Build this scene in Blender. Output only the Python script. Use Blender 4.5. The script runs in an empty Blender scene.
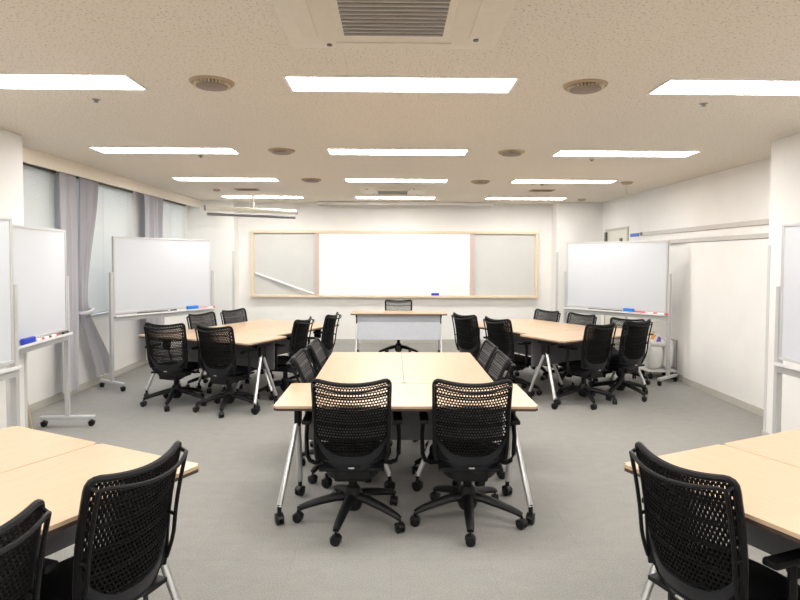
import bpy, bmesh, math, random
from mathutils import Vector, Matrix
random.seed(7)
PI = math.pi
sc = bpy.context.scene
C = sc.collection

# ------------------------------------------------------------ camera, world, exposure
EYE = 1.53
H = 2.53
cam = bpy.data.cameras.new('camera')
cam.sensor_width = 36.0; cam.lens = 27.0; cam.shift_y = -0.025
cam.clip_start = 0.02
co = bpy.data.objects.new('camera', cam); C.objects.link(co)
fw = Vector((0.0126634, 0.9993039, -0.0350901)); rt = Vector((0.9999105, -0.0125043, 0.0047491)); up = Vector((-0.0043070, 0.0351470, 0.9993729))
M = Matrix.Identity(4)
for i in range(3):
    M[i][0] = rt[i]; M[i][1] = up[i]; M[i][2] = -fw[i]
M[2][3] = EYE
co.matrix_world = M
sc.camera = co

world = bpy.data.worlds.new('daylight'); sc.world = world; world.use_nodes = True
world.node_tree.nodes['Background'].inputs[0].default_value = (0.84, 0.92, 1.0, 1)
world.node_tree.nodes['Background'].inputs[1].default_value = 2.2
LAMP = 17.0
sc.view_settings.view_transform = 'Standard'
sc.view_settings.look = 'None'
sc.view_settings.exposure = 0.66
sc.view_settings.gamma = 1.0
sc.view_settings.use_curve_mapping = False

# ------------------------------------------------------------ materials
def mat(name, color, rough=0.6, metal=0.0, noise=0.0, nscale=20.0, bump=0.0, bscale=200.0, spec=0.5, emit=None, trans=0.0, coat=0.0, alpha=None):
    m = bpy.data.materials.new(name); m.use_nodes = True
    nt = m.node_tree; b = nt.nodes['Principled BSDF']
    b.inputs['Base Color'].default_value = (*color, 1)
    b.inputs['Roughness'].default_value = rough
    b.inputs['Metallic'].default_value = metal
    b.inputs['Specular IOR Level'].default_value = spec
    if trans: b.inputs['Transmission Weight'].default_value = trans
    if coat: b.inputs['Coat Weight'].default_value = coat
    if alpha is not None: b.inputs['Alpha'].default_value = alpha
    if emit:
        b.inputs['Emission Color'].default_value = (*emit[0], 1); b.inputs['Emission Strength'].default_value = emit[1]
    tc = nt.nodes.new('ShaderNodeTexCoord')
    if noise:
        n = nt.nodes.new('ShaderNodeTexNoise'); n.inputs['Scale'].default_value = nscale; n.inputs['Detail'].default_value = 6
        nt.links.new(tc.outputs['Object'], n.inputs['Vector'])
        r = nt.nodes.new('ShaderNodeMapRange'); r.inputs[1].default_value = 0.3; r.inputs[2].default_value = 0.7
        r.inputs[3].default_value = 1 - noise; r.inputs[4].default_value = 1 + noise * 0.4
        nt.links.new(n.outputs['Fac'], r.inputs[0])
        mx = nt.nodes.new('ShaderNodeVectorMath'); mx.operation = 'SCALE'
        mx.inputs[0].default_value = color
        nt.links.new(r.outputs[0], mx.inputs['Scale']); nt.links.new(mx.outputs[0], b.inputs['Base Color'])
    if bump:
        n = nt.nodes.new('ShaderNodeTexNoise'); n.inputs['Scale'].default_value = bscale; n.inputs['Detail'].default_value = 4
        nt.links.new(tc.outputs['Object'], n.inputs['Vector'])
        bp = nt.nodes.new('ShaderNodeBump'); bp.inputs['Strength'].default_value = bump; bp.inputs['Distance'].default_value = 0.01
        nt.links.new(n.outputs['Fac'], bp.inputs['Height']); nt.links.new(bp.outputs[0], b.inputs['Normal'])
    return m

def mat_ceiling():
    m = mat('rockwool_ceiling', (0.72, 0.66, 0.57), 0.95, bump=0.2, bscale=110)
    nt = m.node_tree; b = nt.nodes['Principled BSDF']; tc = [n for n in nt.nodes if n.type == 'TEX_COORD'][0]
    v = nt.nodes.new('ShaderNodeTexNoise'); v.inputs['Scale'].default_value = 85; v.inputs['Detail'].default_value = 3
    nt.links.new(tc.outputs['Object'], v.inputs['Vector'])
    cr = nt.nodes.new('ShaderNodeValToRGB')
    cr.color_ramp.elements[0].position = 0.32; cr.color_ramp.elements[0].color = (0.42, 0.36, 0.28, 1)
    cr.color_ramp.elements[1].position = 0.42; cr.color_ramp.elements[1].color = (0.745, 0.685, 0.595, 1)
    nt.links.new(v.outputs['Fac'], cr.inputs[0])
    nt.links.new(cr.outputs[0], b.inputs['Base Color'])
    return m

def mat_carpet():
    m = mat('loop_pile_carpet', (0.4, 0.39, 0.36), 0.95, bump=0.5, bscale=320, spec=0.25)
    nt = m.node_tree; b = nt.nodes['Principled BSDF']; tc = [n for n in nt.nodes if n.type == 'TEX_COORD'][0]
    mp = nt.nodes.new('ShaderNodeMapping'); mp.inputs['Scale'].default_value = (2.5, 3.5, 1)
    nt.links.new(tc.outputs['Object'], mp.inputs[0])
    n1 = nt.nodes.new('ShaderNodeTexNoise'); n1.inputs['Scale'].default_value = 4; n1.inputs['Detail'].default_value = 8
    nt.links.new(mp.outputs[0], n1.inputs['Vector'])
    n2 = nt.nodes.new('ShaderNodeTexNoise'); n2.inputs['Scale'].default_value = 130; n2.inputs['Detail'].default_value = 2
    nt.links.new(tc.outputs['Object'], n2.inputs['Vector'])
    br = nt.nodes.new('ShaderNodeTexBrick'); br.offset = 0.0; br.inputs['Scale'].default_value = 1.0
    br.inputs['Brick Width'].default_value = 0.5; br.inputs['Row Height'].default_value = 0.5
    br.inputs['Mortar Size'].default_value = 0.0025; br.inputs['Mortar Smooth'].default_value = 0.6
    br.inputs['Color1'].default_value = (0.98, 0.98, 0.98, 1); br.inputs['Color2'].default_value = (1.0, 1.0, 1.0, 1)
    br.inputs['Mortar'].default_value = (0.9, 0.9, 0.9, 1)
    nt.links.new(tc.outputs['Object'], br.inputs['Vector'])
    n1s = nt.nodes.new('ShaderNodeMapRange'); n1s.inputs[3].default_value = .36; n1s.inputs[4].default_value = .64
    nt.links.new(n1.outputs['Fac'], n1s.inputs[0])
    ad = nt.nodes.new('ShaderNodeMath'); ad.operation = 'ADD'
    nt.links.new(n1s.outputs[0], ad.inputs[0]); nt.links.new(n2.outputs['Fac'], ad.inputs[1])
    cr = nt.nodes.new('ShaderNodeValToRGB')
    cr.color_ramp.elements[0].position = 0.6; cr.color_ramp.elements[0].color = (0.245, 0.238, 0.222, 1)
    cr.color_ramp.elements[1].position = 1.0; cr.color_ramp.elements[1].color = (0.35, 0.342, 0.323, 1)
    md = nt.nodes.new('ShaderNodeMath'); md.operation = 'MULTIPLY'; md.inputs[1].default_value = 0.85
    nt.links.new(ad.outputs[0], md.inputs[0]); nt.links.new(md.outputs[0], cr.inputs[0])
    mx = nt.nodes.new('ShaderNodeVectorMath'); mx.operation = 'MULTIPLY'
    nt.links.new(cr.outputs[0], mx.inputs[0]); nt.links.new(br.outputs['Color'], mx.inputs[1])
    nt.links.new(mx.outputs[0], b.inputs['Base Color'])
    return m

def mat_maple():
    m = mat('maple_laminate', (0.8, 0.62, 0.42), 0.28, spec=0.5)
    nt = m.node_tree; b = nt.nodes['Principled BSDF']; tc = [n for n in nt.nodes if n.type == 'TEX_COORD'][0]
    mp = nt.nodes.new('ShaderNodeMapping'); mp.inputs['Scale'].default_value = (1.0, 14, 1)
    nt.links.new(tc.outputs['Object'], mp.inputs[0])
    n = nt.nodes.new('ShaderNodeTexNoise'); n.inputs['Scale'].default_value = 5; n.inputs['Detail'].default_value = 8
    nt.links.new(mp.outputs[0], n.inputs['Vector'])
    cr = nt.nodes.new('ShaderNodeValToRGB')
    cr.color_ramp.elements[0].position = 0.25; cr.color_ramp.elements[0].color = (0.54, 0.38, 0.245, 1)
    cr.color_ramp.elements[1].position = 0.75; cr.color_ramp.elements[1].color = (0.60, 0.43, 0.285, 1)
    nt.links.new(n.outputs['Fac'], cr.inputs[0]); nt.links.new(cr.outputs[0], b.inputs['Base Color'])
    return m

def mat_translucent(name, color, frac):
    m = bpy.data.materials.new(name); m.use_nodes = True
    nt = m.node_tree; nt.nodes.clear()
    o = nt.nodes.new('ShaderNodeOutputMaterial'); d = nt.nodes.new('ShaderNodeBsdfDiffuse'); t = nt.nodes.new('ShaderNodeBsdfTranslucent')
    x = nt.nodes.new('ShaderNodeMixShader'); x.inputs[0].default_value = frac
    w = nt.nodes.new('ShaderNodeTexNoise'); w.inputs['Scale'].default_value = 90
    mr = nt.nodes.new('ShaderNodeMapRange'); mr.inputs[3].default_value = 0.93; mr.inputs[4].default_value = 1.03
    vm = nt.nodes.new('ShaderNodeVectorMath'); vm.operation = 'SCALE'; vm.inputs[0].default_value = color
    nt.links.new(w.outputs['Fac'], mr.inputs[0]); nt.links.new(mr.outputs[0], vm.inputs['Scale'])
    nt.links.new(vm.outputs[0], d.inputs[0]); nt.links.new(vm.outputs[0], t.inputs[0])
    nt.links.new(d.outputs[0], x.inputs[1]); nt.links.new(t.outputs[0], x.inputs[2]); nt.links.new(x.outputs[0], o.inputs[0])
    return m

MT = dict(
    ceiling=mat_ceiling(), carpet=mat_carpet(), maple=mat_maple(),
    wall=mat('vinyl_wallpaper', (0.84, 0.825, 0.80), 0.7, noise=0.03, nscale=3, bump=0.1, bscale=300),
    valance=mat('cream_painted_board', (0.80, 0.73, 0.62), 0.5, noise=0.03),
    rail=mat('grey_wall_rail', (0.56, 0.53, 0.50), 0.5, noise=0.03),
    skirting=mat('beige_vinyl_skirting', (0.52, 0.50, 0.45), 0.6, noise=0.04),
    guard=mat('grey_corner_guard', (0.62, 0.62, 0.61), 0.45, noise=0.03),
    door=mat('beige_painted_door', (0.72, 0.70, 0.63), 0.5, noise=0.03),
    dark=mat('dark_hardware', (0.12, 0.11, 0.10), 0.4, noise=0.1),
    blue_sign=mat('blue_sign_plate', (0.05, 0.16, 0.62), 0.4, noise=0.05),
    edge=mat('brown_edge_band', (0.055, 0.032, 0.024), 0.5, noise=0.1),
    black=mat('black_nylon_plastic', (0.005, 0.005, 0.006), 0.45, noise=0.1, spec=0.25),
    shell=mat('charcoal_back_shell', (0.010, 0.011, 0.015), 0.42, noise=0.1, spec=0.4),
    fabric=mat('black_seat_fabric', (0.005, 0.005, 0.006), 0.9, noise=0.2, nscale=200, bump=0.3, bscale=700, spec=0.12),
    net=mat('black_elastomer_net', (0.005, 0.005, 0.005), 0.6, noise=0.1, spec=0.12),
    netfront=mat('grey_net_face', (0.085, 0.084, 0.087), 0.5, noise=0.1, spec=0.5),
    badge=mat('grey_badge', (0.45, 0.45, 0.45), 0.4, noise=0.05),
    rubber=mat('caster_rubber', (0.005, 0.005, 0.006), 0.35, noise=0.1, spec=0.35),
    chrome=mat('brushed_silver_leg', (0.72, 0.72, 0.73), 0.28, metal=0.85, noise=0.03),
    silver=mat('silver_painted_metal', (0.62, 0.63, 0.65), 0.4, metal=0.35, noise=0.03),
    greypanel=mat('grey_modesty_panel', (0.13, 0.13, 0.14), 0.6, noise=0.05),
    palepanel=mat('pale_grey_modesty_panel', (0.62, 0.64, 0.70), 0.6, noise=0.04),
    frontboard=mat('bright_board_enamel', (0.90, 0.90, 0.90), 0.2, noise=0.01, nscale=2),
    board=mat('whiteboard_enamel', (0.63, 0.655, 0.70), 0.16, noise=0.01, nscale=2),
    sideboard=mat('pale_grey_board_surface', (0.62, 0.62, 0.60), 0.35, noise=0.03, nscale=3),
    pine=mat('pale_wood_frame', (0.78, 0.65, 0.48), 0.5, noise=0.08, nscale=30),
    mullion=mat('pinkish_wood_post', (0.62, 0.48, 0.42), 0.5, noise=0.05),
    alu=mat('aluminium_frame', (0.56, 0.56, 0.56), 0.45, metal=0.25, noise=0.02),
    tray=mat('white_pen_tray', (0.80, 0.80, 0.80), 0.4, noise=0.02),
    blue=mat('blue_felt', (0.02, 0.22, 0.72), 0.7, noise=0.05),
    navy=mat('navy_felt', (0.02, 0.05, 0.50), 0.7, noise=0.05),
    red=mat('red_plastic', (0.70, 0.04, 0.07), 0.4, noise=0.05),
    pink=mat('pink_plastic', (0.85, 0.28, 0.34), 0.4, noise=0.05),
    pen_black=mat('black_pen', (0.02, 0.02, 0.02), 0.4, noise=0.05),
    pen_white=mat('white_pen', (0.85, 0.84, 0.84), 0.4, noise=0.03),
    winframe=mat('dark_bronze_window_frame', (0.10, 0.10, 0.10), 0.4, metal=0.4, noise=0.05),
    blind=mat_translucent('blind_slats', (0.80, 0.80, 0.78), 0.28),
    curtain=mat_translucent('grey_curtain_cloth', (0.74, 0.725, 0.76), 0.35),
    fixture=mat('white_fixture_trim', (0.85, 0.83, 0.80), 0.4, noise=0.02),
    tubelight=mat('lamp_diffuser', (1, 1, 1), 0.4, emit=((1.0, 0.98, 0.945), LAMP), noise=0.01),
    vent=mat('beige_ceiling_vent', (0.42, 0.32, 0.21), 0.6, noise=0.05),
    ventdisc=mat('brown_vent_disc', (0.27, 0.215, 0.18), 0.6, noise=0.05),
    ventfin=mat('cream_vent_fins', (0.68, 0.58, 0.42), 0.6, noise=0.05),
    ventdark=mat('brown_vent_slot', (0.16, 0.11, 0.07), 0.7, noise=0.05),
    acbody=mat('cream_air_conditioner', (0.72, 0.66, 0.56), 0.5, noise=0.03),
    acdark=mat('grey_intake_grille', (0.28, 0.26, 0.24), 0.5, noise=0.05),
    cream=mat('cream_screen_casing', (0.86, 0.82, 0.70), 0.4, noise=0.02),
    steel=mat('dark_steel_bar', (0.22, 0.22, 0.24), 0.35, metal=0.6, noise=0.05),
    bag=mat('white_plastic_bag', (0.86, 0.85, 0.82), 0.3, noise=0.06, nscale=12, bump=0.4, bscale=25),
    carton=mat('beige_carton', (0.72, 0.60, 0.46), 0.7, noise=0.05),
    orange=mat('orange_print', (0.88, 0.38, 0.08), 0.5, noise=0.04),
    purple=mat('purple_print', (0.20, 0.08, 0.50), 0.5, noise=0.04),
    stick=mat('pale_wood_stick', (0.60, 0.48, 0.32), 0.6, noise=0.1),
)
g = bpy.data.materials.new('window_glass'); g.use_nodes = True
nt = g.node_tree; nt.nodes.clear()
o_ = nt.nodes.new('ShaderNodeOutputMaterial'); t_ = nt.nodes.new('ShaderNodeBsdfTransparent'); gl = nt.nodes.new('ShaderNodeBsdfGlossy'); gl.inputs['Roughness'].default_value = 0.03
x_ = nt.nodes.new('ShaderNodeMixShader'); x_.inputs[0].default_value = 0.08; t_.inputs[0].default_value = (0.9, 0.93, 0.94, 1)
nt.links.new(t_.outputs[0], x_.inputs[1]); nt.links.new(gl.outputs[0], x_.inputs[2]); nt.links.new(x_.outputs[0], o_.inputs[0])
MT['glass'] = g

# ------------------------------------------------------------ mesh helpers
class MB:
    def __init__(s): s.v = []; s.f = []; s.mi = []
    def add(s, vs, fs, m=0):
        o = len(s.v); s.v += [tuple(v) for v in vs]; s.f += [tuple(i + o for i in f) for f in fs]; s.mi += [m] * len(fs)
    def box(s, x0, x1, y0, y1, z0, z1, b=0.0, m=0, T=None):
        if b <= 0:
            vs = [(x, y, z) for z in (z0, z1) for y in (y0, y1) for x in (x0, x1)]
            fs = [(0, 2, 3, 1), (4, 5, 7, 6), (0, 1, 5, 4), (2, 6, 7, 3), (0, 4, 6, 2), (1, 3, 7, 5)]
        else:
            bm = bmesh.new(); bmesh.ops.create_cube(bm, size=1)
            for v in bm.verts: v.co = Vector(((x0 + x1) / 2 + v.co.x * (x1 - x0), (y0 + y1) / 2 + v.co.y * (y1 - y0), (z0 + z1) / 2 + v.co.z * (z1 - z0)))
            bmesh.ops.bevel(bm, geom=bm.edges[:], offset=b, segments=2, affect='EDGES', profile=0.6)
            vs = [v.co.copy() for v in bm.verts]; bm.verts.index_update(); fs = [[v.index for v in f.verts] for f in bm.faces]; bm.free()
        if T is not None: vs = [T @ Vector(v) for v in vs]
        s.add(vs, fs, m)
    def tube(s, pts, r, n=10, r2=None, m=0, closed=False, cap=True, ref=(0, 0, 1), flat=1.0):
        pts = [Vector(p) for p in pts]; k = len(pts); rings = []
        for i, p in enumerate(pts):
            if closed: t = (pts[(i + 1) % k] - pts[i - 1])
            else: t = pts[min(i + 1, k - 1)] - pts[max(i - 1, 0)]
            t.normalize(); rf = Vector(ref)
            if abs(t.dot(rf)) > 0.97: rf = Vector((1, 0, 0))
            a = t.cross(rf).normalized(); b = a.cross(t).normalized()
            rr = r if r2 is None else r + (r2 - r) * i / (k - 1)
            if not isinstance(rr, (int, float)): rr = rr[i]
            rings.append([p + a * math.cos(2 * PI * j / n) * rr + b * math.sin(2 * PI * j / n) * rr * flat for j in range(n)])
        vs = [v for q in rings for v in q]; fs = []
        for i in range(k if closed else k - 1):
            for j in range(n):
                a0 = i * n + j; a1 = i * n + (j + 1) % n; b0 = ((i + 1) % k) * n + j; b1 = ((i + 1) % k) * n + (j + 1) % n
                fs.append((a0, a1, b1, b0))
        if cap and not closed: fs.append(tuple(reversed(range(n)))); fs.append(tuple((k - 1) * n + j for j in range(n)))
        s.add(vs, fs, m)
    def lathe(s, prof, c=(0, 0, 0), n=24, m=0, axis='z'):
        vs = []; fs = []; k = len(prof)
        for (r, h) in prof:
            for j in range(n):
                a = 2 * PI * j / n; x, y = r * math.cos(a), r * math.sin(a)
                if axis == 'z': p = (c[0] + x, c[1] + y, c[2] + h)
                elif axis == 'x': p = (c[0] + h, c[1] + x, c[2] + y)
                else: p = (c[0] + x, c[1] + h, c[2] + y)
                vs.append(p)
        for i in range(k - 1):
            for j in range(n): fs.append((i * n + j, i * n + (j + 1) % n, (i + 1) * n + (j + 1) % n, (i + 1) * n + j))
        fs.append(tuple(reversed(range(n)))); fs.append(tuple((k - 1) * n + j for j in range(n)))
        s.add(vs, fs, m)
    def grid(s, fn, nu, nv, m=0, th=0.0):
        """sheet fn(u,v) with optional thickness vector function"""
        P = [[Vector(fn(i / nu, j / nv)) for j in range(nv + 1)] for i in range(nu + 1)]
        if th == 0:
            s.add([p for r in P for p in r], [(i * (nv + 1) + j, (i + 1) * (nv + 1) + j, (i + 1) * (nv + 1) + j + 1, i * (nv + 1) + j + 1) for i in range(nu) for j in range(nv)], m); return
        N = []
        for i in range(nu + 1):
            for j in range(nv + 1):
                du = P[min(i + 1, nu)][j] - P[max(i - 1, 0)][j]; dv = P[i][min(j + 1, nv)] - P[i][max(j - 1, 0)]
                nn = du.cross(dv); N.append(nn.normalized() if nn.length > 1e-9 else Vector((0, 0, 1)))
        flat = [p for r in P for p in r]; K = len(flat); W = nv + 1
        vs = [p + n * th / 2 for p, n in zip(flat, N)] + [p - n * th / 2 for p, n in zip(flat, N)]
        fs = []
        for i in range(nu):
            for j in range(nv):
                q = (i * W + j, (i + 1) * W + j, (i + 1) * W + j + 1, i * W + j + 1)
                fs.append(q); fs.append(tuple(K + a for a in reversed(q)))
        for i in range(nu):
            for j in (0, nv):
                a, b = i * W + j, (i + 1) * W + j
                fs.append((b, a, K + a, K + b) if j == 0 else (a, b, K + b, K + a))
        for j in range(nv):
            for i in (0, nu):
                a, b = i * W + j, i * W + j + 1
                fs.append((a, b, K + b, K + a) if i == 0 else (b, a, K + a, K + b))
        s.add(vs, fs, m)
    def build(s, name, mats, parent=None, smooth=False, loc=(0, 0, 0), rz=0):
        me = bpy.data.meshes.new(name); me.from_pydata([tuple(v) for v in s.v], [], s.f); me.validate()
        if not isinstance(mats, (list, tuple)): mats = [mats]
        for q in mats: me.materials.append(MT[q] if isinstance(q, str) else q)
        if len(mats) > 1 and len(me.polygons) == len(s.mi): me.polygons.foreach_set('material_index', s.mi)
        if smooth:
            me.polygons.foreach_set('use_smooth', [True] * len(me.polygons)); me.update()
            try: me.set_sharp_from_angle(angle=math.radians(40))
            except Exception: pass
        o = bpy.data.objects.new(name, me); C.objects.link(o)
        if parent: o.parent = parent
        o.location = loc; o.rotation_euler = (0, 0, rz)
        return o

def thing(name, label, cat, loc=(0, 0, 0), rz=0, group=None):
    o = bpy.data.objects.new(name, None); C.objects.link(o); o.empty_display_size = 0.1
    o.location = loc; o.rotation_euler = (0, 0, rz); o['label'] = label; o['category'] = cat
    if group: o['group'] = group
    return o
def tag(o, label, cat, group=None):
    o['label'] = label; o['category'] = cat
    if group: o['group'] = group
    return o
def struct(o): o['kind'] = 'structure'; return o
def dup(root, loc, rz, label, group=None):
    r = root.copy(); C.objects.link(r); r.location = loc; r.rotation_euler = (0, 0, rz); r['label'] = label
    if group: r['group'] = group
    for ch in list(root.children):
        c = ch.copy(); C.objects.link(c); c.parent = r
        for g2 in ch.children:
            d = g2.copy(); C.objects.link(d); d.parent = c
    return r

# ------------------------------------------------------------ room shell
WL, WR, YF, YB = -3.57, 3.68, 10.85, -2.6
m = MB(); m.box(WL - .2, WR + .2, YB - .2, YF + .2, -.1, 0); struct(m.build('floor', 'carpet'))
m = MB(); m.box(WL - .2, WR + .2, YB - .2, YF + .2, H, H + .1); struct(m.build('ceiling', 'ceiling'))
# front wall with two pillars
m = MB()
m.box(WL - .2, WR + .2, YF, YF + .2, 0, H); m.box(WL, -2.77, 10.52, YF, 0, H); m.box(2.88, WR, 10.50, YF, 0, H)
struct(m.build('wall_front', 'wall'))
m = MB(); m.box(WL - .2, WR + .2, YB - .2, YB, 0, H); struct(m.build('wall_back', 'wall'))
# right wall, near pillar, raised partition leaf
m = MB()
m.box(WR, WR + .2, YB, YF, 0, H); m.box(3.185, WR, YB, 5.05, 0, H); m.box(WR - .035, WR, 5.05, 7.42, 0, 1.745)
struct(m.build('wall_right', 'wall'))
# left wall with window openings
SILL, WT = 0.83, 2.46
wins = [(5.15, 6.30), (6.50, 8.20), (8.85, 10.30)]
m = MB()
m.box(WL - .2, WL, YB, YF, 0, SILL); m.box(WL - .2, WL, YB, YF, WT, H); m.box(WL, -3.06, YB, 5.03, 0, H)
ys = [YB] + [y for w in wins for y in w] + [YF]
for i in range(0, len(ys), 2): m.box(WL - .2, WL, ys[i], ys[i + 1], SILL, WT)
struct(m.build('wall_left', 'wall'))
for i, (a, b) in enumerate(wins):
    r = struct(thing('window_%d' % (i + 1), 'window', 'window')); del r['label']; del r['category']
    m = MB(); X0, X1 = WL - .13, WL - .07; t = .045
    m.box(X0, X1, a, b, SILL, SILL + t); m.box(X0, X1, a, b, WT - t, WT); m.box(X0, X1, a, a + t, SILL + t, WT - t); m.box(X0, X1, b - t, b, SILL + t, WT - t)
    m.box(X0, X1, (a + b) / 2 - .03, (a + b) / 2 + .03, SILL + t, WT - t)
    m.build('window_frame', 'winframe', r)
    m = MB(); m.box(WL - .103, WL - .097, a + t, b - t, SILL + t, WT - t); m.build('pane', 'glass', r)
    m = MB(); m.box(WL - .07, WL + .03, a, b, SILL, SILL + .02, .004); m.build('window_sill', 'alu', r)
# valance box below the ceiling, skirtings, guards, rails
m = MB(); m.box(-3.37, -3.345, 5.03, 10.52, 2.395, H); struct(m.build('trim_1', 'valance'))
m = MB(); m.box(WL, WL + .012, 5.03, 10.52, 0, .075); m.box(-3.06, -3.048, YB, 5.03, 0, .075); m.box(WL, -3.048, 5.03, 5.042, 0, .075); struct(m.build('baseboard_left', 'skirting'))
m = MB(); m.box(WR - .047, WR - .035, 5.05, 7.42, 0, .075); m.box(WR - .012, WR, 7.42, 10.5, 0, .075); m.box(3.173, 3.185, YB, 5.05, 0, .075); m.box(3.173, WR - .035, 5.05, 5.062, 0, .075); struct(m.build('baseboard_right', 'skirting'))
m = MB(); m.box(-2.77, 2.88, YF - .012, YF, 0, .075); m.box(WL + .012, -2.758, 10.508, 10.52, 0, .075); m.box(2.868, WR - .012, 10.488, 10.5, 0, .075)
m.box(-2.77, -2.758, 10.52, YF, 0, .075); m.box(2.868, 2.88, 10.5, YF, 0, .075); struct(m.build('baseboard_front', 'skirting'))
def guard(n, x, y, sx, sy):
    m = MB(); t = .004; w = .03
    m.box(min(x, x - sx * w), max(x, x - sx * w), min(y, y + sy * t), max(y, y + sy * t), .075, 1.66)
    m.box(min(x, x + sx * t), max(x, x + sx * t), min(y + sy * t, y - sy * w), max(y + sy * t, y - sy * w), .075, 1.66)
    struct(m.build('trim_%d' % n, 'guard'))
guard(2, -2.77, 10.52, 1, -1); guard(3, 2.88, 10.50, -1, -1); guard(4, 3.185, 5.05, -1, 1); guard(5, -3.06, 5.03, 1, 1)
m = MB(); m.box(WR - .02, WR, 5.05, 8.77, 1.885, 1.94, .004); struct(m.build('trim_6', 'rail'))
m = MB(); m.box(WR - .05, WR, 5.05, 9.2, 1.75, 1.80, .004); struct(m.build('trim_7', 'rail'))
# door on the right wall
d = struct(thing('door_1', 'x', 'x')); del d['label']; del d['category']
m = MB(); y0, y1 = 9.32, 10.30
m.box(WR - .02, WR, y0, y0 + .04, 0, 2.05); m.box(WR - .02, WR, y1 - .04, y1, 0, 2.05); m.box(WR - .02, WR, y0 + .04, y1 - .04, 2.01, 2.05); m.build('door_frame', 'skirting', d)
m = MB(); m.box(WR - .012, WR, y0 + .04, y1 - .04, .005, 2.01); m.build('door_leaf', 'door', d)
m = MB(); m.box(WR - .045, WR - .02, y1 - .10, y1 - .02, 1.84, 2.0, .004); m.build('door_hinge', 'dark', d)
m = MB(); m.box(WR - .04, WR - .012, y0 + .22, y0 + .29, 1.78, 1.88, .004); m.build('door_closer', 'dark', d)
m = MB(); m.lathe([(.012, 0), (.012, .05)], (WR - .06, y0 + .12, 1.0), 12, axis='x'); m.box(WR - .07, WR - .055, y0 + .1, y0 + .22, .99, 1.01, .003); m.build('door_handle', 'chrome', d)
s = MB(); s.box(WR - .012, WR, 8.92, 9.24, 1.885, 1.935, .002); tag(s.build('wall_sign', 'blue_sign'), 'small blue sign strip on the right wall beside the door top', 'sign')
s = MB(); s.box(WR - .02, WR, 8.80, 8.86, 1.89, 1.94, .003); tag(s.build('wall_switch', 'dark'), 'tiny dark square fitting next to the blue sign strip', 'switch')

# ------------------------------------------------------------ ceiling fittings
LL, LW = 1.268, .268
def light(x, y, label):
    t = thing('ceiling_light', label, 'ceiling light', (x, y, H), 0, 'ceiling lights')
    m = MB(); b = .014
    m.box(-LL / 2 - b, LL / 2 + b, -LW / 2 - b, -LW / 2, -.010, 0); m.box(-LL / 2 - b, LL / 2 + b, LW / 2, LW / 2 + b, -.010, 0)
    m.box(-LL / 2 - b, -LL / 2, -LW / 2, LW / 2, -.010, 0); m.box(LL / 2, LL / 2 + b, -LW / 2, LW / 2, -.010, 0)
    m.build('trim_frame', 'fixture', t)
    m = MB(); m.box(-LL / 2, LL / 2, -LW / 2, LW / 2, -.006, -.001); m.build('diffuser', 'tubelight', t)
    return t
rowy = [3.46, 5.62, 7.645, 9.80]; rown = ['nearest row', 'second row from the viewer', 'third row from the viewer', 'farthest row']
for j, y in enumerate(rowy):
    for x, side in ((-2.10, 'left'), (.045, 'middle'), (2.165, 'right')):
        light(x, y, '%s long white fluorescent panel in the %s of ceiling lights' % (side, rown[j]))
for y in (1.35, -.8):  # two unseen rows carrying on the grid, added to help light the room
    for x, side in ((-2.10, 'left'), (.045, 'middle'), (2.165, 'right')):
        light(x, y, '%s unseen added fluorescent panel overhead, %s the viewer' % (side, 'just in front of' if y > 0 else 'behind'))

def diffuser(x, y, label):
    t = thing('ceiling_diffuser', label, 'ceiling vent', (x, y, H), 0, 'round ceiling vents')
    m = MB(); m.lathe([(.125, 0), (.122, -.008), (.112, -.014), (.10, -.010), (.098, 0)], n=36)
    m.build('vent_ring', 'vent', t, True); m = MB()
    for k in range(30):
        a = 2 * PI * k / 30; T = Matrix.Rotation(a, 4, 'Z'); m.box(.083, .104, -.0035, .0035, -.024, 0, T=T)
    m.build('fin_ring', 'ventfin', t)
    m = MB(); m.lathe([(.080, 0), (.088, -.020), (.086, -.030), (.07, -.034), (.0, -.036)], n=36); m.build('vent_disc', 'ventdisc', t, True)
    m = MB(); m.lathe([(.118, -.001), (.118, -.003)], n=36); m.build('vent_throat', 'ventdark', t)
diffs = [(-1.03, 3.46, 'round brown ceiling vent between the nearest left and middle light panels'), (1.10, 3.46, 'round brown ceiling vent between the nearest middle and right light panels'),
         (-1.03, 5.60, 'round vent in line with second row of lights, left of the middle panel'), (1.10, 5.60, 'round vent in line with second row of lights, right of the middle panel'),
         (-1.03, 7.64, 'round vent in line with third row of lights, left of the middle panel'), (1.12, 7.70, 'round vent in line with third row of lights, right of the middle panel')]
for a in diffs: diffuser(*a)
def slotvent(x, y, label):
    t = thing('slot_vent', label, 'ceiling vent', (x, y, H), 0, 'rectangular ceiling vents')
    m = MB(); w, dd = .165, .10
    m.box(-w, w, -dd, -dd + .02, -.012, 0); m.box(-w, w, dd - .02, dd, -.012, 0); m.box(-w, -w + .02, -dd + .02, dd - .02, -.012, 0); m.box(w - .02, w, -dd + .02, dd - .02, -.012, 0); m.build('vent_frame', 'vent', t)
    m = MB()
    for k in range(6): y_ = -dd + .032 + k * .027; m.box(-w + .02, w - .02, y_ - .006, y_ + .006, -.010, 0)
    m.build('louvre', 'ventdark', t)
slotvent(-2.11, 8.76, 'rectangular brown louvred vent on the ceiling at the far left'); slotvent(2.15, 8.66, 'rectangular brown louvred vent on the ceiling at the far right')
def disc(name, x, y, r, label, cat, mt='vent', cord=0):
    m = MB(); m.lathe([(r, 0), (r * .98, -.012), (r * .7, -.028), (r * .3, -.032)], n=24)
    if cord: m.tube([(0, 0, -.03), (0, 0, -.03 - cord)], .005, 6)
    tag(m.build(name, mt, None, True, (x, y, H)), label, cat)
disc('smoke_detector', -2.56, 8.80, .055, 'small round detector on the ceiling left of the far left vent', 'smoke detector')
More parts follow.
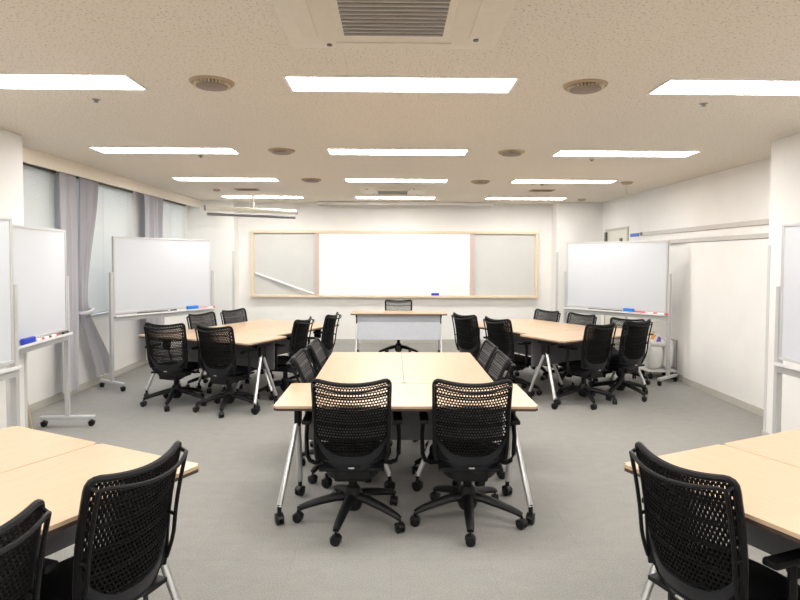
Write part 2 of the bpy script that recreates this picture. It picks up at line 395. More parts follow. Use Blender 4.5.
disc('smoke_detector', 3.12, 9.90, .07, 'small round detector on the ceiling in the far right corner', 'smoke detector')
disc('ceiling_speaker', 3.01, 7.72, .075, 'small round ceiling fitting with a thin stem hanging down, right side', 'ceiling fitting', cord=.13)
def sprink(x, y, label):
    m = MB(); m.lathe([(.026, 0), (.024, -.004), (.010, -.006), (.010, -.014), (.015, -.016), (.015, -.019)], n=14)
    tag(m.build('sprinkler_head', 'acdark', None, True, (x, y, H)), label, 'sprinkler')
sprink(-1.88, 3.86, 'small sprinkler head behind the nearest left light panel'); sprink(1.98, 3.84, 'small sprinkler head behind the nearest right light panel')
sprink(-1.88, 5.93, 'tiny sprinkler head behind the left panel of the second row'); sprink(1.98, 5.98, 'tiny sprinkler head behind the right panel of the second row')
sprink(1.98, 7.98, 'tiny sprinkler head behind the right panel of the third row')
def cassette(x, y, label):
    t = thing('air_conditioner', label, 'air conditioner', (x, y, H), 0, 'ceiling cassette air conditioners')
    m = MB(); w = .475; o_ = w
    m.grid(lambda u, v: ((-w + 2 * w * u), (-w + 2 * w * v), -.004 - .022 * (min(1, min(u, 1 - u, v, 1 - v) * 9))), 24, 24, th=.004)
    m.build('panel', 'acbody', t, True)
    m = MB(); m.box(-.24, .24, -.24, .24, -.042, -.027, .004); m.build('grille_frame', 'acbody', t)
    m = MB()
    for k in range(11): y_ = -.19 + k * .038; m.box(-.21, .21, y_ - .006, y_ + .006, -.050, -.042)
    m.build('intake_grille', 'acdark', t)
    for k in range(4):
        m = MB(); T = Matrix.Rotation(k * PI / 2, 4, 'Z'); m.box(-.26, .26, .33, .40, -.034, -.026, .003, T=T); m.build('air_flap', 'acbody', t)
        m = MB(); T = Matrix.Rotation(k * PI / 2, 4, 'Z'); m.lathe([(.012, -.026), (.012, -.034)], (-.29, .365, 0), 10)
        m.v = [tuple(T @ Vector(v)) for v in m.v]; m.build('screw_cover', 'dark', t)
cassette(0, 2.40, 'cream ceiling cassette air conditioner nearest the viewer'); cassette(0, 8.72, 'square ceiling cassette air conditioner near the front board')
# long casing of the roll screen under the ceiling
t = thing('screen_casing', 'long white roll screen casing under the ceiling above the front board', 'projection screen', (.23, 10.55, H))
m = MB(); m.box(-1.52, 1.52, -.045, .045, -.058, -.005, .01); m.build('casing', 'fixture', t)
m = MB(); m.box(-1.54, -1.52, -.05, .05, -.062, 0, .004); m.build('end_cap', 'tray', t)
m = MB(); m.box(1.52, 1.54, -.05, .05, -.062, 0, .004); m.build('end_cap', 'tray', t)
m = MB(); m.tube([(-1.5, 0, -.065), (1.5, 0, -.065)], .008, 8); m.build('hem_bar', 'alu', t)
# suspended screen at left
t = thing('hanging_screen', 'rolled projection screen with dark lower bar hanging from ceiling at left', 'projection screen', (-2.20, 9.48, H), math.radians(30))
m = MB(); m.tube([(-.72, 0, -.245), (.72, 0, -.245)], .034, 16); m.build('casing', 'cream', t, True)
m = MB(); m.tube([(-.70, -.01, -.335), (.70, -.01, -.335)], .022, 12); m.build('hem_bar', 'steel', t, True)
m = MB(); m.tube([(0, 0, -.002), (0, 0, -.205)], .014, 10); m.lathe([(.05, 0), (.045, -.015), (.02, -.03)], n=16); m.lathe([(.03, -.12), (.034, -.15), (.026, -.205)], n=14); m.build('ceiling_mount', 'fixture', t, True)
for s_ in (-1, 1):
    m = MB(); m.box(s_ * .73 - .012, s_ * .73 + .012, -.02, .02, -.285, -.205, .004); m.build('end_bracket', 'steel', t)
m = MB(); m.tube([(-.6, -.005, -.26), (-.6, -.01, -.33)], .005, 6); m.tube([(.6, -.005, -.26), (.6, -.01, -.33)], .005, 6); m.build('screen_cloth_loop', 'tray', t)

# ------------------------------------------------------------ front board
t = thing('wall_board', 'wide wood-framed board with bright middle panel on the front wall', 'whiteboard', (.045, YF, 0))
x0, x1, z0, z1 = -2.585, 2.575, .835, 2.035
m = MB(); f = .05
m.box(x0, x1, -.07, 0, z1 - f, z1, .004); m.box(x0, x1, -.10, 0, z0, z0 + f * .8, .004); m.box(x0, x0 + f, -.07, 0, z0 + f * .8, z1 - f, .004); m.box(x1 - f, x1, -.07, 0, z0 + f * .8, z1 - f, .004); m.build('frame', 'pine', t)
dv = [(-1.43, -1.36), (1.35, 1.42)]
for a, b in dv: m = MB(); m.box(a, b, -.065, -.001, z0 + .04, z1 - f, .003); m.build('divider', 'mullion', t)
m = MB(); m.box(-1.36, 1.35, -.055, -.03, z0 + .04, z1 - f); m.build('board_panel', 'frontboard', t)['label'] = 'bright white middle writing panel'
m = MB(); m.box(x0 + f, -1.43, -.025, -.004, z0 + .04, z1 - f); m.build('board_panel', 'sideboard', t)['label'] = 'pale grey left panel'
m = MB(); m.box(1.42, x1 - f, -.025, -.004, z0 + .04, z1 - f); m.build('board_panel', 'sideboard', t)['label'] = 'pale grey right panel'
zt = z0 + .04
m = MB(); m.box(-.07, .07, -.018, .018, 0, .045, .006); tag(m.build('board_eraser', 'navy', None, False, (.77, YF - .078, zt)), 'navy blue eraser on the ledge of the front board', 'eraser')
for k, (x, L) in enumerate(((.48, .10), (.98, .10), (1.09, .08), (1.22, .05))):
    m = MB(); m.tube([(-L / 2, 0, .009), (L / 2, 0, .009)], .009, 10)
    tag(m.build('board_marker', 'pen_white', None, True, (x + .0, YF - .078, zt)), ['white marker on the board ledge left of the navy eraser', 'white marker on the board ledge, first to the right of the navy eraser', 'white marker on the board ledge, second right of the navy eraser', 'short white marker on the board ledge, nearest the right divider'][k], 'marker', 'markers on the front board ledge')
m = MB(); m.tube([(-2.455, YF - .048, 1.262), (-1.42, YF - .089, zt + .021)], .019, 10)
tag(m.build('pointer_rod', 'pen_white', None, True), 'long white rod slanting across the left panel of the front board', 'pointer')

# ------------------------------------------------------------ blinds and curtains
def blind(y0, y1, z1, z0, label, tilt=62):
    t = thing('window_blind', label, 'blind', (-3.53, (y0 + y1) / 2, 0), 0, 'window blinds')
    w = (y1 - y0) / 2; m = MB(); n = int((z1 - z0) / .024)
    for k in range(n):
        z = z0 + .02 + k * .024; T = Matrix.Translation((0, 0, z)) @ Matrix.Rotation(math.radians(tilt), 4, 'Y')
        m.box(-.0145, .0145, -w, w, -.0006, .0006, T=T)
    m.build('slats', 'blind', t)
    m = MB(); m.box(-.02, .02, -w, w, z1, z1 + .03, .003); m.build('head_rail', 'winframe', t)  # rail coloured dark to stand in for the shadow under the valance
    m = MB(); m.box(-.012, .012, -w, w, z0 - .005, z0 + .008, .003); m.build('bottom_rail', 'alu', t)
    m = MB()
    for q in (-.8, 0, .8): m.tube([(.017, q * w, z0), (.017, q * w, z1)], .0015, 5)
    m.build('cord', 'tray', t)
blind(5.10, 6.34, 2.41, .87, 'pale blind in the left window behind the mobile whiteboards')
blind(6.50, 8.20, 2.41, .87, 'pale slatted blind between the two grey curtains')
blind(8.88, 10.28, 2.41, .87, 'pale blind in the farthest window, right of the second curtain')
def curtain(label, yc, halfw, folds, depth=.045, zb=.04, zt=2.42, flare=None, x=-3.44, group='grey window curtains'):
    m = MB()
    def fn(u, v):
        z = zt + (zb - zt) * v
        yc_, hw = yc, halfw
        if flare: yc_, hw = flare(v)
        a = u * folds * 2 * PI
        return (x + depth * math.sin(a) * (.8 + .2 * math.sin(3 * u + 4 * v)) + .01 * math.sin(5 * a / 3 + v * 3), yc_ + (u * 2 - 1) * hw + .012 * math.cos(a), z)
    m.grid(fn, folds * 10, 30, th=.003)
    t = thing('curtain', label, 'curtain', (0, 0, 0), 0, group)
    m.build('cloth', 'curtain', t, True)
    return t
def sm(a, b, x): x = max(0, min(1, (x - a) / (b - a))); return x * x * (3 - 2 * x)
# first curtain: straight leaf + tied leaf
t = curtain('long grey curtain hanging straight to the floor beside the left whiteboard', 6.42, .16, 3, zb=.10, depth=.05)
def fl(v):
    k = sm(.0, .6, v); q = sm(.58, 1.05, v)
    return (6.86 - .15 * k + .50 * q, .20 - .11 * k + .12 * q)
t2 = curtain('grey curtain tied at waist height and sweeping right towards the floor', 6.8, .2, 4, zb=.14, flare=fl, depth=.05, x=-3.44)
m = MB(); m.tube([(-3.425 + .062 * math.cos(a), 6.73 + .09 * math.sin(a), .93 + .02 * math.sin(a)) for a in [2 * PI * k / 20 for k in range(20)]], .022, 8, closed=True); m.build('tieback', 'curtain', t2, True)
curtain('grey curtain gathered between the second and far windows', 8.72, .34, 4, zb=.10, depth=.05)

# ------------------------------------------------------------ caster helper
def caster_mb(r=.027, w=.02, hgt=.075):
    m = MB()
    for s_ in (-1, 1):
        m.lathe([(r * .75, s_ * .003), (r, s_ * .006), (r, s_ * (w - .003)), (r * .8, s_ * w)], (0, 0, r), 18, axis='x')
    m.tube([(0, 0, r), (0, 0, hgt)], .007, 8)
    m.grid(lambda u, v: ((v * 2 - 1) * .019, -(r + .004) * math.cos(PI * (.1 + .8 * u)), r + (r + .004) * math.sin(PI * (.1 + .8 * u))), 10, 2, th=.003)
    return m

# ------------------------------------------------------------ chair
def chair_surface(s, t, off=0.0):
    """backrest surface, s in -1..1, t in 0..1 (top)"""
    w = .160 + .040 * sm(-.25, .18, t) + .010 * t
    z = .385 + .463 * t + .026 * s * s * t
    y = -.195 - .065 * t + .018 * math.sin(PI * min(max(t, 0), 1)) + .045 * s * s - off
    return Vector((s * w, y, z))
BACK_PARTS = ('back_frame', 'lower_back_shell', 'badge', 'back_net', 'rear_support_hoop')
def make_chair(label):
    t = thing('office_chair', label, 'office chair')
    m = MB()
    m.lathe([(.036, .205), (.042, .195), (.058, .165), (.060, .11), (.045, .075), (.03, .065)], n=20)
    for k in range(5):
        a = PI / 2 + 2 * PI * k / 5; d = Vector((math.cos(a), math.sin(a), 0))
        pts = [d * r_ + Vector((0, 0, z_)) for r_, z_ in ((.02, .150), (.10, .142), (.19, .122), (.26, .102), (.30, .088), (.318, .078))]
        m.tube(pts, [.036, .033, .027, .023, .020, .015], 10, r2=0, flat=.75) if False else m.tube(pts, .034, 10, r2=.018, flat=.8)
    base = m.build('star_base', 'black', t, True)
    for k in range(5):
        a = PI / 2 + 2 * PI * k / 5
        m = caster_mb(.027, .022); o = m.build('caster', 'rubber', base, True); o.location = (.318 * math.cos(a), .318 * math.sin(a), 0); o.rotation_euler = (0, 0, a + 1.1 * k)
    m = MB(); m.lathe([(.026, .19), (.026, .27), (.018, .275), (.018, .33)], n=18); m.build('gas_column', 'black', t, True)
    m = MB(); m.box(-.10, .10, -.17, .14, .285, .355, .02); m.tube([(.09, .02, .34), (.25, .03, .335)], .007, 8); m.box(-.18, .18, -.18, .18, .35, .368, .004); m.build('tilt_mechanism', 'black', t)
    m = MB()
    def seat(u, v, top):
        s_, q = u * 2 - 1, v * 2 - 1
        # squircle mapping keeps the corners round
        X = s_ * math.sqrt(max(0, 1 - .38 * q * q)); Y = q * math.sqrt(max(0, 1 - .38 * s_ * s_))
        e = (1 - abs(s_) ** 5) * (1 - abs(q) ** 5); wave = .010 * s_ * s_ - .018 * max(0, q - .4)
        return (.222 * X, .035 + .235 * Y, (.392 + .034 * e + wave) if top else (.385 - .020 * e + wave))
    m.grid(lambda u, v: seat(u, v, True), 22, 22)
    m.grid(lambda u, v: seat(u, 1 - v, False), 22, 22)
    m.build('seat', 'fabric', t, True)
    m = MB(); pts = []
    N = 14
    for i in range(N + 1): pts.append(chair_surface(-1, .04 + .88 * i / N))
    for a_, b_ in ((.992, .952), (.965, .978), (.915, .994)): pts.append(chair_surface(-a_, b_))
    for i in range(0, 21): pts.append(chair_surface(-.85 + 1.7 * i / 20, 1.0))
    for a_, b_ in ((.915, .994), (.965, .978), (.992, .952)): pts.append(chair_surface(a_, b_))
    for i in range(N, -1, -1): pts.append(chair_surface(1, .04 + .88 * i / N))
    m.tube(pts, .0125, 8, flat=1.0, ref=(0, 1, 0))
    m.build('back_frame', 'black', t, True)
    m = MB()
    def shell(u, v):
        s_ = u * 2 - 1; k = 1 - v
        p = chair_surface(s_ * (1.03 - .28 * k ** 2.2), .12 * v)
        return (p.x, p.y + .085 * k ** 2 - .004, p.z - .105 * k ** 1.1 * (1 - .30 * s_ ** 4) + .13 * abs(s_) ** 3.2 * v)
    m.grid(shell, 24, 10, th=.016); m.build('lower_back_shell', 'shell', t, True)
    m = MB(); q = chair_surface(0, 0); m.box(-.016, .016, q.y - .019, q.y - .012, q.z - .008, q.z - .001, .001); m.build('badge', 'badge', t)
    # net: thin deep ribs around small openings
    m = MB(); R_, K_ = 27, 26; dp = .0055
    for r_ in range(R_):
        a0 = .06 + .93 * r_ / R_; a1 = .06 + .93 * (r_ + 1) / R_
        band = (r_ % 5 == 2)
        k0 = 0 if r_ % 2 == 0 else -.5
        lim = .97 if a0 > .94 else 1
        cols = [max(-lim, min(lim, -1 + 2 * (k + k0) / K_)) for k in range(K_ + (1 if r_ % 2 == 0 else 2))]
        for c in range(len(cols) - 1):
            s0, s1 = cols[c], cols[c + 1]
            if s1 - s0 < 1e-6: continue
            if a0 < .12 + .13 / .41 * .9 * abs((s0 + s1) / 2) ** 3.2 - .02: hs, hv = (s1 - s0) * .4, (a1 - a0) * .4
            else: hs = (s1 - s0) * .17; hv = (a1 - a0) * (.36 if band else .15)
            out = [(s0, a0), (s1, a0), (s1, a1), (s0, a1)]; inn = [(s0 + hs, a0 + hv), (s1 - hs, a0 + hv), (s1 - hs, a1 - hv), (s0 + hs, a1 - hv)]
            vs = [chair_surface(a, b, -dp) for a, b in out + inn] + [chair_surface(a, b, dp) for a, b in out + inn]
            fs = []
            for i in range(4):
                j = (i + 1) % 4
                fs += [(8 + j, 8 + i, 12 + i, 12 + j), (4 + i, 4 + j, 12 + j, 12 + i)]
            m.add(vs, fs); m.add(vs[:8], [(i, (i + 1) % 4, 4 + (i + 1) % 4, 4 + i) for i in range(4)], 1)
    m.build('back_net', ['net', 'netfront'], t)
    m = MB(); pts = []
    def hoop(s_, tt):
        p = chair_surface(s_, tt); o_ = .038 * sm(-.05, .35, tt) + .010 * sm(.6, 1, tt) * (1 - s_ ** 4); return Vector((p.x * (.995 - .02 * tt), p.y - o_, p.z - .016 * tt - .006 * tt * (1 - s_ * s_)))
    for i in range(13): pts.append(hoop(-1, .10 + .86 * i / 12))
    for i in range(1, 20): pts.append(hoop(-1 + 2 * i / 20, .985 - .02 * abs(-1 + 2 * i / 20) ** 10))
    for i in range(12, -1, -1): pts.append(hoop(1, .10 + .86 * i / 12))
    m.tube(pts, .0075, 8, ref=(0, 1, 0))
    for s_ in (-1, 1):
        m.tube([chair_surface(s_ * .98, .955), hoop(s_, .955)], .007, 6); m.tube([chair_surface(s_, .45), hoop(s_, .45)], .007, 6); m.tube([chair_surface(s_, .10), hoop(s_, .10)], .008, 6)
    m.build('rear_support_hoop', 'black', t, True)
    for s_ in (-1, 1):
        m = MB()
        pts = [(s_ * .15, -.01, .352), (s_ * .22, -.01, .345), (s_ * .25, -.015, .36), (s_ * .265, -.02, .40), (s_ * .268, -.02, .50), (s_ * .262, -.02, .60)]
        m.tube(pts, .016, 10, flat=.8); m.box(s_ * .258 - .026, s_ * .258 + .026, -.12, .11, .595, .62, .009)
        m.build('armrest', 'black', t, True)
    return t

chairs_spec = [
 # x, y, facing angle (deg, 0 = +Y, positive = turned left), base spin, recline deg, lowered m, label, group
 (-.225, 3.468, 1, 166, 0, 0, 'black mesh office chair at near edge of the middle table, left one', 'chairs round the middle tables'),
 (.445, 3.468, -1, 177, 0, 0, 'black mesh office chair at near edge of the middle table, right one', 'chairs round the middle tables'),
 (-.36, 4.31, -90, 20, 11, 0, 'nearer of two chairs tucked in at the left side of the middle tables', 'chairs round the middle tables'),
 (-.33, 4.92, -91, 56, 11, 0, 'farther of two chairs tucked in at the left side of the middle tables', 'chairs round the middle tables'),
 (.48, 4.27, 90, 10, 11, 0, 'nearer of two chairs tucked in at the right side of the middle tables', 'chairs round the middle tables'),
 (.49, 4.85, 91, 46, 11, 0, 'farther of two chairs tucked in at the right side of the middle tables', 'chairs round the middle tables'),
 (-2.255, 6.265, -10, 49, 0, 0, 'leftmost chair at near edge of the back left tables, before the blind', 'chairs round the back left tables'),
 (-1.645, 6.04, -24, 62, 0, 0, 'second chair at near edge of the back left tables', 'chairs round the back left tables'),
 (-1.185, 6.64, 75, 44, 0, 0, 'nearer chair on the right side of the back left tables, side-on', 'chairs round the back left tables'),
 (-.93, 7.215, 78, 20, 0, 0, 'farther chair on the right side of the back left tables, side-on', 'chairs round the back left tables'),
 (-2.08, 7.08, -115, 10, 0, 0, 'nearer chair on the far left side of the back left tables, partly hidden', 'chairs round the back left tables'),
 (-1.84, 7.61, -116, 22, 0, 0, 'farther chair on far left side of back left tables, before the pillar', 'chairs round the back left tables'),
 (2.056, 6.37, 31, 6, 0, 0, 'left chair at near edge of the back right tables, before the whiteboard', 'chairs round the back right tables'),
 (2.57, 6.68, 30, 36, 0, 0, 'rightmost chair at near edge of the back right tables, by the bags', 'chairs round the back right tables'),
 (1.367, 6.813, -60, 20, 0, 0, 'nearer chair on the left side of the back right tables', 'chairs round the back right tables'),
 (1.05, 7.30, -58, 33, 0, 0, 'farther chair on left side of back right tables, nearest the lecture table', 'chairs round the back right tables'),
 (1.908, 7.953, 121, 0, 0, .025, 'farthest chair on the far right side of the back right tables', 'chairs round the back right tables'),
 (2.216, 7.44, 121, 25, 0, .025, 'middle chair on the far right side, seen under the whiteboard tray', 'chairs round the back right tables'),
 (2.87, 7.45, 140, 24, 0, .09, 'chair mostly hidden behind the rightmost near chair, under whiteboard tray', 'chairs round the back right tables'),
 (.10, 9.42, 180, 0, 0, 0, 'black chair behind the lecture table in front of the wide board', 'lecturer seat'),
 (-1.06, 2.09, 71, 15, 0, .022, 'large black chair in the lower left, its back towards the open floor', 'chairs round the near tables'),
 (-1.262, 1.565, 68, 40, 0, .022, 'black chair cut by the lower left edge of the photo', 'chairs round the near tables'),
 (1.205, 2.12, -69, 32, 0, .03, 'large black chair in the lower right, tucked in at the near table', 'chairs round the near tables'),
]
CH = None
for (x, y, a, sp, rec, low, lab, grp) in chairs_spec:
    if CH is None:
        CH = make_chair(lab); CH['group'] = grp; CH.location = (x, y, 0); CH.rotation_euler = (0, 0, math.radians(a)); r = CH
    else: r = dup(CH, (x, y, 0), math.radians(a), lab, grp)
    for ch in r.children:
        nm = ch.name.split('.')[0]
        if nm == 'star_base': ch.rotation_euler = (0, 0, math.radians(sp)); continue
        if r is CH: continue
        lo = Vector((0, 0, -low))
        if nm in BACK_PARTS and rec:
            piv = Vector((0, -.13, .36)); Rx = Matrix.Rotation(math.radians(rec), 3, 'X')
            ch.rotation_euler = (math.radians(rec), 0, 0); ch.location = piv - Rx @ piv + lo
        else: ch.location = lo if nm != 'gas_column' else Vector((0, 0, -min(low, .0)))

# ------------------------------------------------------------ tables
TH = .71
def make_table(L, D, label, panel='greypanel', panel_side=1, pz=.36, splay=(.075, .02)):
    """long side along local X, front edge at local -Y"""
    t = thing('folding_table', label, 'table')
    m = MB()
    bm = bmesh.new(); bmesh.ops.create_cube(bm, size=1)
    for v in bm.verts: v.co = Vector((v.co.x * L, v.co.y * D, TH - .007 + v.co.z * .014))
    bmesh.ops.bevel(bm, geom=[e for e in bm.edges if abs(e.verts[0].co.z - e.verts[1].co.z) > .01], offset=.014, segments=4, affect='EDGES')
    bm.verts.index_update(); cp = [v.co.copy() for v in bm.verts]; cf = [[v.index for v in f_.verts] for f_ in bm.faces]; m.add(cp, cf); bm.free()
    top = m.build('tabletop', 'maple', t)
    m = MB(); m.add([Vector((v.x * .998, v.y * .996, TH - .021 + (v.z - TH + .007) * .95)) for v in cp], cf); m.build('edge_band', 'edge', top)
    m = MB(); m.box(-L / 2 + .12, L / 2 - .12, -.035, .035, TH - .08, TH - .032, .005); m.build('beam', 'black', t)
    m = MB(); y_ = panel_side * (D / 2 - .09); m.box(-L / 2 + .10, L / 2 - .10, y_ - .006, y_ + .006, pz, TH - .034, .003); m.build('modesty_panel', panel, t)
    for s_ in (-1, 1):
        X = s_ * (L / 2 - (.09 if L > 1.4 else .05))
        m = MB(); m.box(X - .02, X + .02, -.10, .10, TH - .075, TH - .032, .006); m.box(X - .018, X + .018, -.04, .05, TH - .19, TH - .07, .008); m.build('leg_bracket', 'black', t)
        for q, yy, xx in ((-1, -.21, splay[0]), (1, .21, splay[1])):
            m = MB(); a = Vector((X, -.005 + q * .01, TH - .15)); b = Vector((X + s_ * xx, yy, .10))
            m.tube([a, a.lerp(b, .5), b], .017, 10, flat=.9); leg = m.build('leg', 'chrome', t, True)
            m = caster_mb(.031, .022, .10); m.tube([(0, 0, .065), (0, 0, .115)], .013, 8); c = m.build('caster', 'rubber', leg, True); c.location = (b.x, b.y, 0); c.rotation_euler = (0, 0, .5 * s_ * q)
    return t
def place_group(ox, oy, ang, names, cross=True):
    """ox,oy: middle of the group's front edge; names: cross, left, right"""
    a = math.radians(ang); R2 = Matrix.Rotation(a, 3, 'Z')
    for (lx, ly, rot, L, D), lab in zip(((0, .31, 0, 1.48, .62), (-.3025, .625 + .655, 90, 1.31, .60), (.3025, .625 + .655, -90, 1.31, .60)), names):
        if lab is None: continue
        p = R2 @ Vector((lx, ly, 0))
        t = make_table(L, D, lab, panel_side=1 if rot == 0 else -1); t.location = (ox + p.x, oy + p.y, 0); t.rotation_euler = (0, 0, a + math.radians(rot)); t['group'] = 'maple folding tables'
place_group(.08, 3.312, 0, ('pale maple folding table across the near end of the middle group', 'left of the two lengthwise tables in the middle group', 'right of the two lengthwise tables in the middle group'))
place_group(-2.04, 6.07, -25.5, ('maple folding table along the near edge of the back left group', 'back left group table on the window side, behind the near table', 'back left group table on the room side, behind the near table'))
place_group(2.34, 6.36, 31, ('maple folding table along the near edge of the back right group', 'back right group table on its left side, behind the near table', 'back right group table on its right side, behind the near table'))
def near_group(cx, cy, ang, labs):
    a = math.radians(ang); R2 = Matrix.Rotation(a, 3, 'Z')
    for lx, rot, lab in ((-.3025, 90, labs[0]), (.3025, -90, labs[1])):
        p = R2 @ Vector((lx, -.655, 0)); t = make_table(1.31, .60, lab, panel_side=-1); t.location = (cx + p.x, cy + p.y, 0); t.rotation_euler = (0, 0, a + math.radians(rot)); t['group'] = 'maple folding tables'
near_group(-1.294, 2.645, -27, ('lower left maple table on the far side, cut by the photo edge', 'lower left maple table beside the large black chair'))
near_group(1.475, 2.64, 25, ('lower right maple table beside the large black chair', 'lower right maple table on the far side, cut by the photo edge'))
t = make_table(1.46, .50, 'narrow lecture table with pale modesty panel below the front board', 'palepanel', -1, .30, (.008, .004)); t.location = (.10, 9.25, 0); t['group'] = 'lecture table'
for ch in t.children:
    if ch.name.startswith('modesty_panel'): ch['label'] = 'pale grey panel facing the room'

# ------------------------------------------------------------ mobile whiteboards
def whiteboard(label, P0, P1, items, feet=(.235, .235)):
    """P0->P1 seen left to right from the room; side: +1 when the room lies to the right-hand side of P0->P1"""
    a = Vector((*P0, 0)); b = Vector((*P1, 0)); L = (b - a).length; ang = math.atan2(b.y - a.y, b.x - a.x); mid = (a + b) / 2
    t = thing('mobile_whiteboard', label, 'whiteboard', mid, ang, 'mobile whiteboards')
    z0, z1 = .875, 1.775; w = L / 2
    m = MB(); m.box(-w + .02, w - .02, -.012, .012, z0 + .02, z1 - .02); m.build('board', 'board', t)
    m = MB()
    m.box(-w, w, -.018, .018, z1 - .022, z1, .003); m.box(-w, w, -.018, .018, z0, z0 + .022, .003); m.box(-w, -w + .022, -.018, .018, z0 + .022, z1 - .022, .003); m.box(w - .022, w, -.018, .018, z0 + .022, z1 - .022, .003)
    m.build('board_frame', 'alu', t)
    m = MB(); m.box(-w, w, -.062, -.018, z0 - .034, z0 - .020, .003); m.box(-w, w, -.062, -.059, z0 - .020, z0 - .012); m.build('pen_tray', 'tray', t)
    m = MB(); m.box(-w - .01, w + .01, -.03, .03, z0 - .085, z0 - .034, .004); m.build('crossbar', 'alu', t)
    for s_ in (-1, 1):
        X = s_ * (w + .022)
        m = MB(); m.box(X - .017, X + .017, -.02, .02, .085, 1.36, .004); m.build('post', 'alu', t)
        fl_ = feet[0] if s_ < 0 else feet[1]
        m = MB(); m.box(X - .022, X + .022, -fl_, fl_, .065, .10, .01); ft = m.build('foot', 'silver', t)
        for q in (-1, 1):
            m = caster_mb(.025, .018, .066); c = m.build('caster', 'rubber', ft, True); c.location = (X, q * (fl_ - .03), 0)
    ux = Vector((math.cos(ang), math.sin(ang), 0)); uy = Vector((-math.sin(ang), math.cos(ang), 0)); zt = z0 - .0195
    for (kind, u, ln, mt, lab) in items:
        p = mid + ux * (u * w) - uy * .040 + Vector((0, 0, zt)); m = MB()
        if kind == 'eraser':
            m.box(-ln / 2, ln / 2, -.018, .018, 0, .050, .006); o = m.build('board_eraser', mt, None, False, p, ang); tag(o, lab, 'eraser', 'whiteboard erasers')
        elif kind == 'pointer':
            m.tube([(-ln / 2, 0, .008), (ln / 2, 0, .008)], .008, 8); o = m.build('pointer_stick', mt, None, True, p, ang); tag(o, lab, 'pointer')
        else:
            tt = thing('board_marker', lab, 'marker', p, ang, 'whiteboard markers')
            m.tube([(-ln / 2, 0, .011), (ln * .15, 0, .011)], .011, 10); m.build('barrel', mt if kind == 'cap' else 'pen_white', tt, True)
            m = MB(); m.tube([(ln * .15, 0, .011), (ln / 2, 0, .011)], .0115, 10); m.build('cap', mt, tt, True)
    return t
whiteboard('far left mobile whiteboard cut by the left edge of the photo', (-2.395, 2.93), (-2.35, 3.72), [])
whiteboard('second mobile whiteboard from the left, with navy eraser on its tray', (-2.85, 4.50), (-2.93, 5.40),
  [('eraser', -.62, .17, 'navy', 'navy blue eraser at the left end of the second whiteboard tray'), ('pen', -.22, .11, 'red', 'red-capped marker nearest the navy eraser, second whiteboard from left'),
   ('pen', .05, .11, 'pen_black', 'black-capped marker in the middle of the second whiteboard tray'), ('pen', .33, .11, 'red', 'red-capped marker right of the black one, second whiteboard'),
   ('cap', .80, .10, 'pen_black', 'black marker at the right end of the second whiteboard tray')], feet=(.19, .235))
whiteboard('mobile whiteboard by the windows behind the back left tables', (-3.235, 6.98), (-2.47, 8.18),
  [('pointer', -.30, .42, 'pen_black', 'long black pointer on the tray of the whiteboard by the windows'), ('cap', .12, .08, 'pen_black', 'short black marker next to the pointer, whiteboard by the windows'),
   ('eraser', .53, .17, 'blue', 'bright blue eraser on the whiteboard tray by the windows'), ('cap', .76, .14, 'pink', 'pink marker beside the blue eraser, whiteboard by the windows'), ('pen', .97, .10, 'red', 'red-capped marker at the right end of the tray by the windows')])
whiteboard('mobile whiteboard at the back right in front of the door', (2.475, 8.47), (3.40, 7.36),
  [('pointer', -.14, .50, 'pen_black', 'long black pointer on the back right whiteboard tray'), ('eraser', .33, .14, 'blue', 'bright blue eraser on the back right whiteboard tray'),
   ('cap', .53, .14, 'red', 'red marker right beside the blue eraser, back right whiteboard'), ('pen', .76, .13, 'red', 'white marker with red cap, second right of the back right eraser'), ('pen', .95, .13, 'red', 'white marker with red cap at right end of back right tray')])
whiteboard('far right mobile whiteboard cut by the right edge of the photo', (2.58, 3.93), (2.635, 3.1), [])

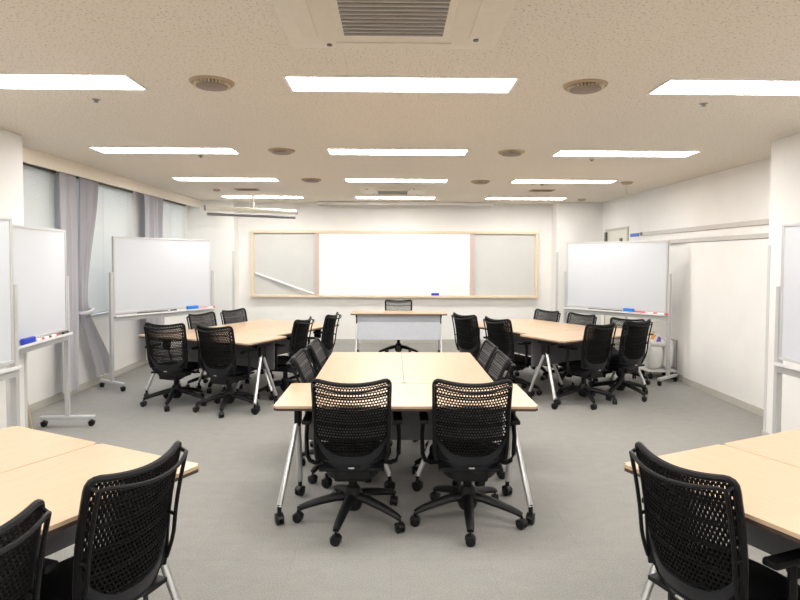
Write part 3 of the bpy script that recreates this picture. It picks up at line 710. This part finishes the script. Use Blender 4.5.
# ------------------------------------------------------------ bags and cart at the back right
def lump(sx, sy, sz, seed, n=20):
    m = MB(); rnd = random.Random(seed); ph = [rnd.uniform(0, 6.28) for _ in range(6)]
    def fn(u, v):
        a = 2 * PI * u; b = -PI / 2 + PI * v
        e = lambda c: math.copysign(abs(c) ** .55, c)
        k = 1 + .05 * math.sin(3 * a + ph[0]) * math.cos(b) + .04 * math.sin(5 * a + 4 * b + ph[1]) + .03 * math.sin(9 * a - 6 * b + ph[2]) * math.cos(b)
        return (sx * e(math.cos(a)) * e(math.cos(b)) * k, sy * e(math.sin(a)) * e(math.cos(b)) * k, sz + sz * e(math.sin(b)) * (1 if b < 0 else k))
    m.grid(fn, 36, n); return m
t = thing('storage_cart', 'low white wheeled cart carrying plastic bags behind the back right whiteboard', 'cart', (3.465, 7.75, 0))
m = MB(); m.box(-.185, .185, -.16, .16, .095, .12, .006); m.build('deck', 'fixture', t)
m = MB(); m.tube([(.178, .15, .12), (.178, .15, .50), (.178, -.15, .50), (.178, -.15, .12)], .008, 8); m.build('handle', 'steel', t)
for sx in (-1, 1):
    for sy in (-1, 1):
        m = caster_mb(.032, .02, .095); c = m.build('caster', 'rubber', t, True); c.location = (sx * .145, sy * .12, 0)
m = lump(.105, .135, .165, 3); tag(m.build('plastic_bag', 'bag', None, True, (3.392, 7.75, .1205)), 'stuffed white plastic bag on the cart under the printed packet', 'bag', 'white plastic bags')
m = lump(.058, .125, .20, 5); tag(m.build('plastic_bag', 'bag', None, True, (3.57, 7.75, .1205)), 'taller white plastic bag on the cart nearest the right wall', 'bag', 'white plastic bags')
t = thing('printed_packet', 'white packet with orange and purple stripes lying on the plastic bag', 'packet', (3.41, 7.74, .468))
t.rotation_euler = (math.radians(28), 0, math.radians(4))
m = MB(); m.box(-.10, .10, -.12, .12, 0, .06, .02); m.build('wrapper', 'bag', t)
for mt, x_ in (('orange', [(-.08, -.03), (-.03, -.03), (.055, .075), (-.015, .075)]), ('purple', [(-.025, -.085), (.035, -.085), (.08, -.01), (.07, .035), (.045, .02)])):
    m = MB(); n_ = len(x_)
    m.add([(x, y, .0615) for x, y in x_] + [(x, y, .0605) for x, y in x_],
        [tuple(range(n_)), tuple(reversed(range(n_, 2 * n_)))] + [(i, n_ + i, n_ + (i + 1) % n_, (i + 1) % n_) for i in range(n_)]); m.build('printed_stripe', mt, t)['label'] = mt + ' stripe'
t = thing('small_carton', 'small beige carton behind the printed packet', 'box', (3.40, 8.02, 0))
m = MB(); m.box(-.11, .11, -.06, .08, 0, .55, .004); m.build('carton_body', 'carton', t)
m = MB(); m.box(-.115, .115, -.065, .085, .55, .58, .004); m.build('carton_lid', 'carton', t)
# leaning stick at left
m = MB(); m.tube([(-3.125, 5.21, .006), (-3.17, 5.04, .95)], .009, 8)
tag(m.build('wooden_stick', 'stick', None, True), 'thin wooden stick leaning behind the left column beside the whiteboard post', 'stick')
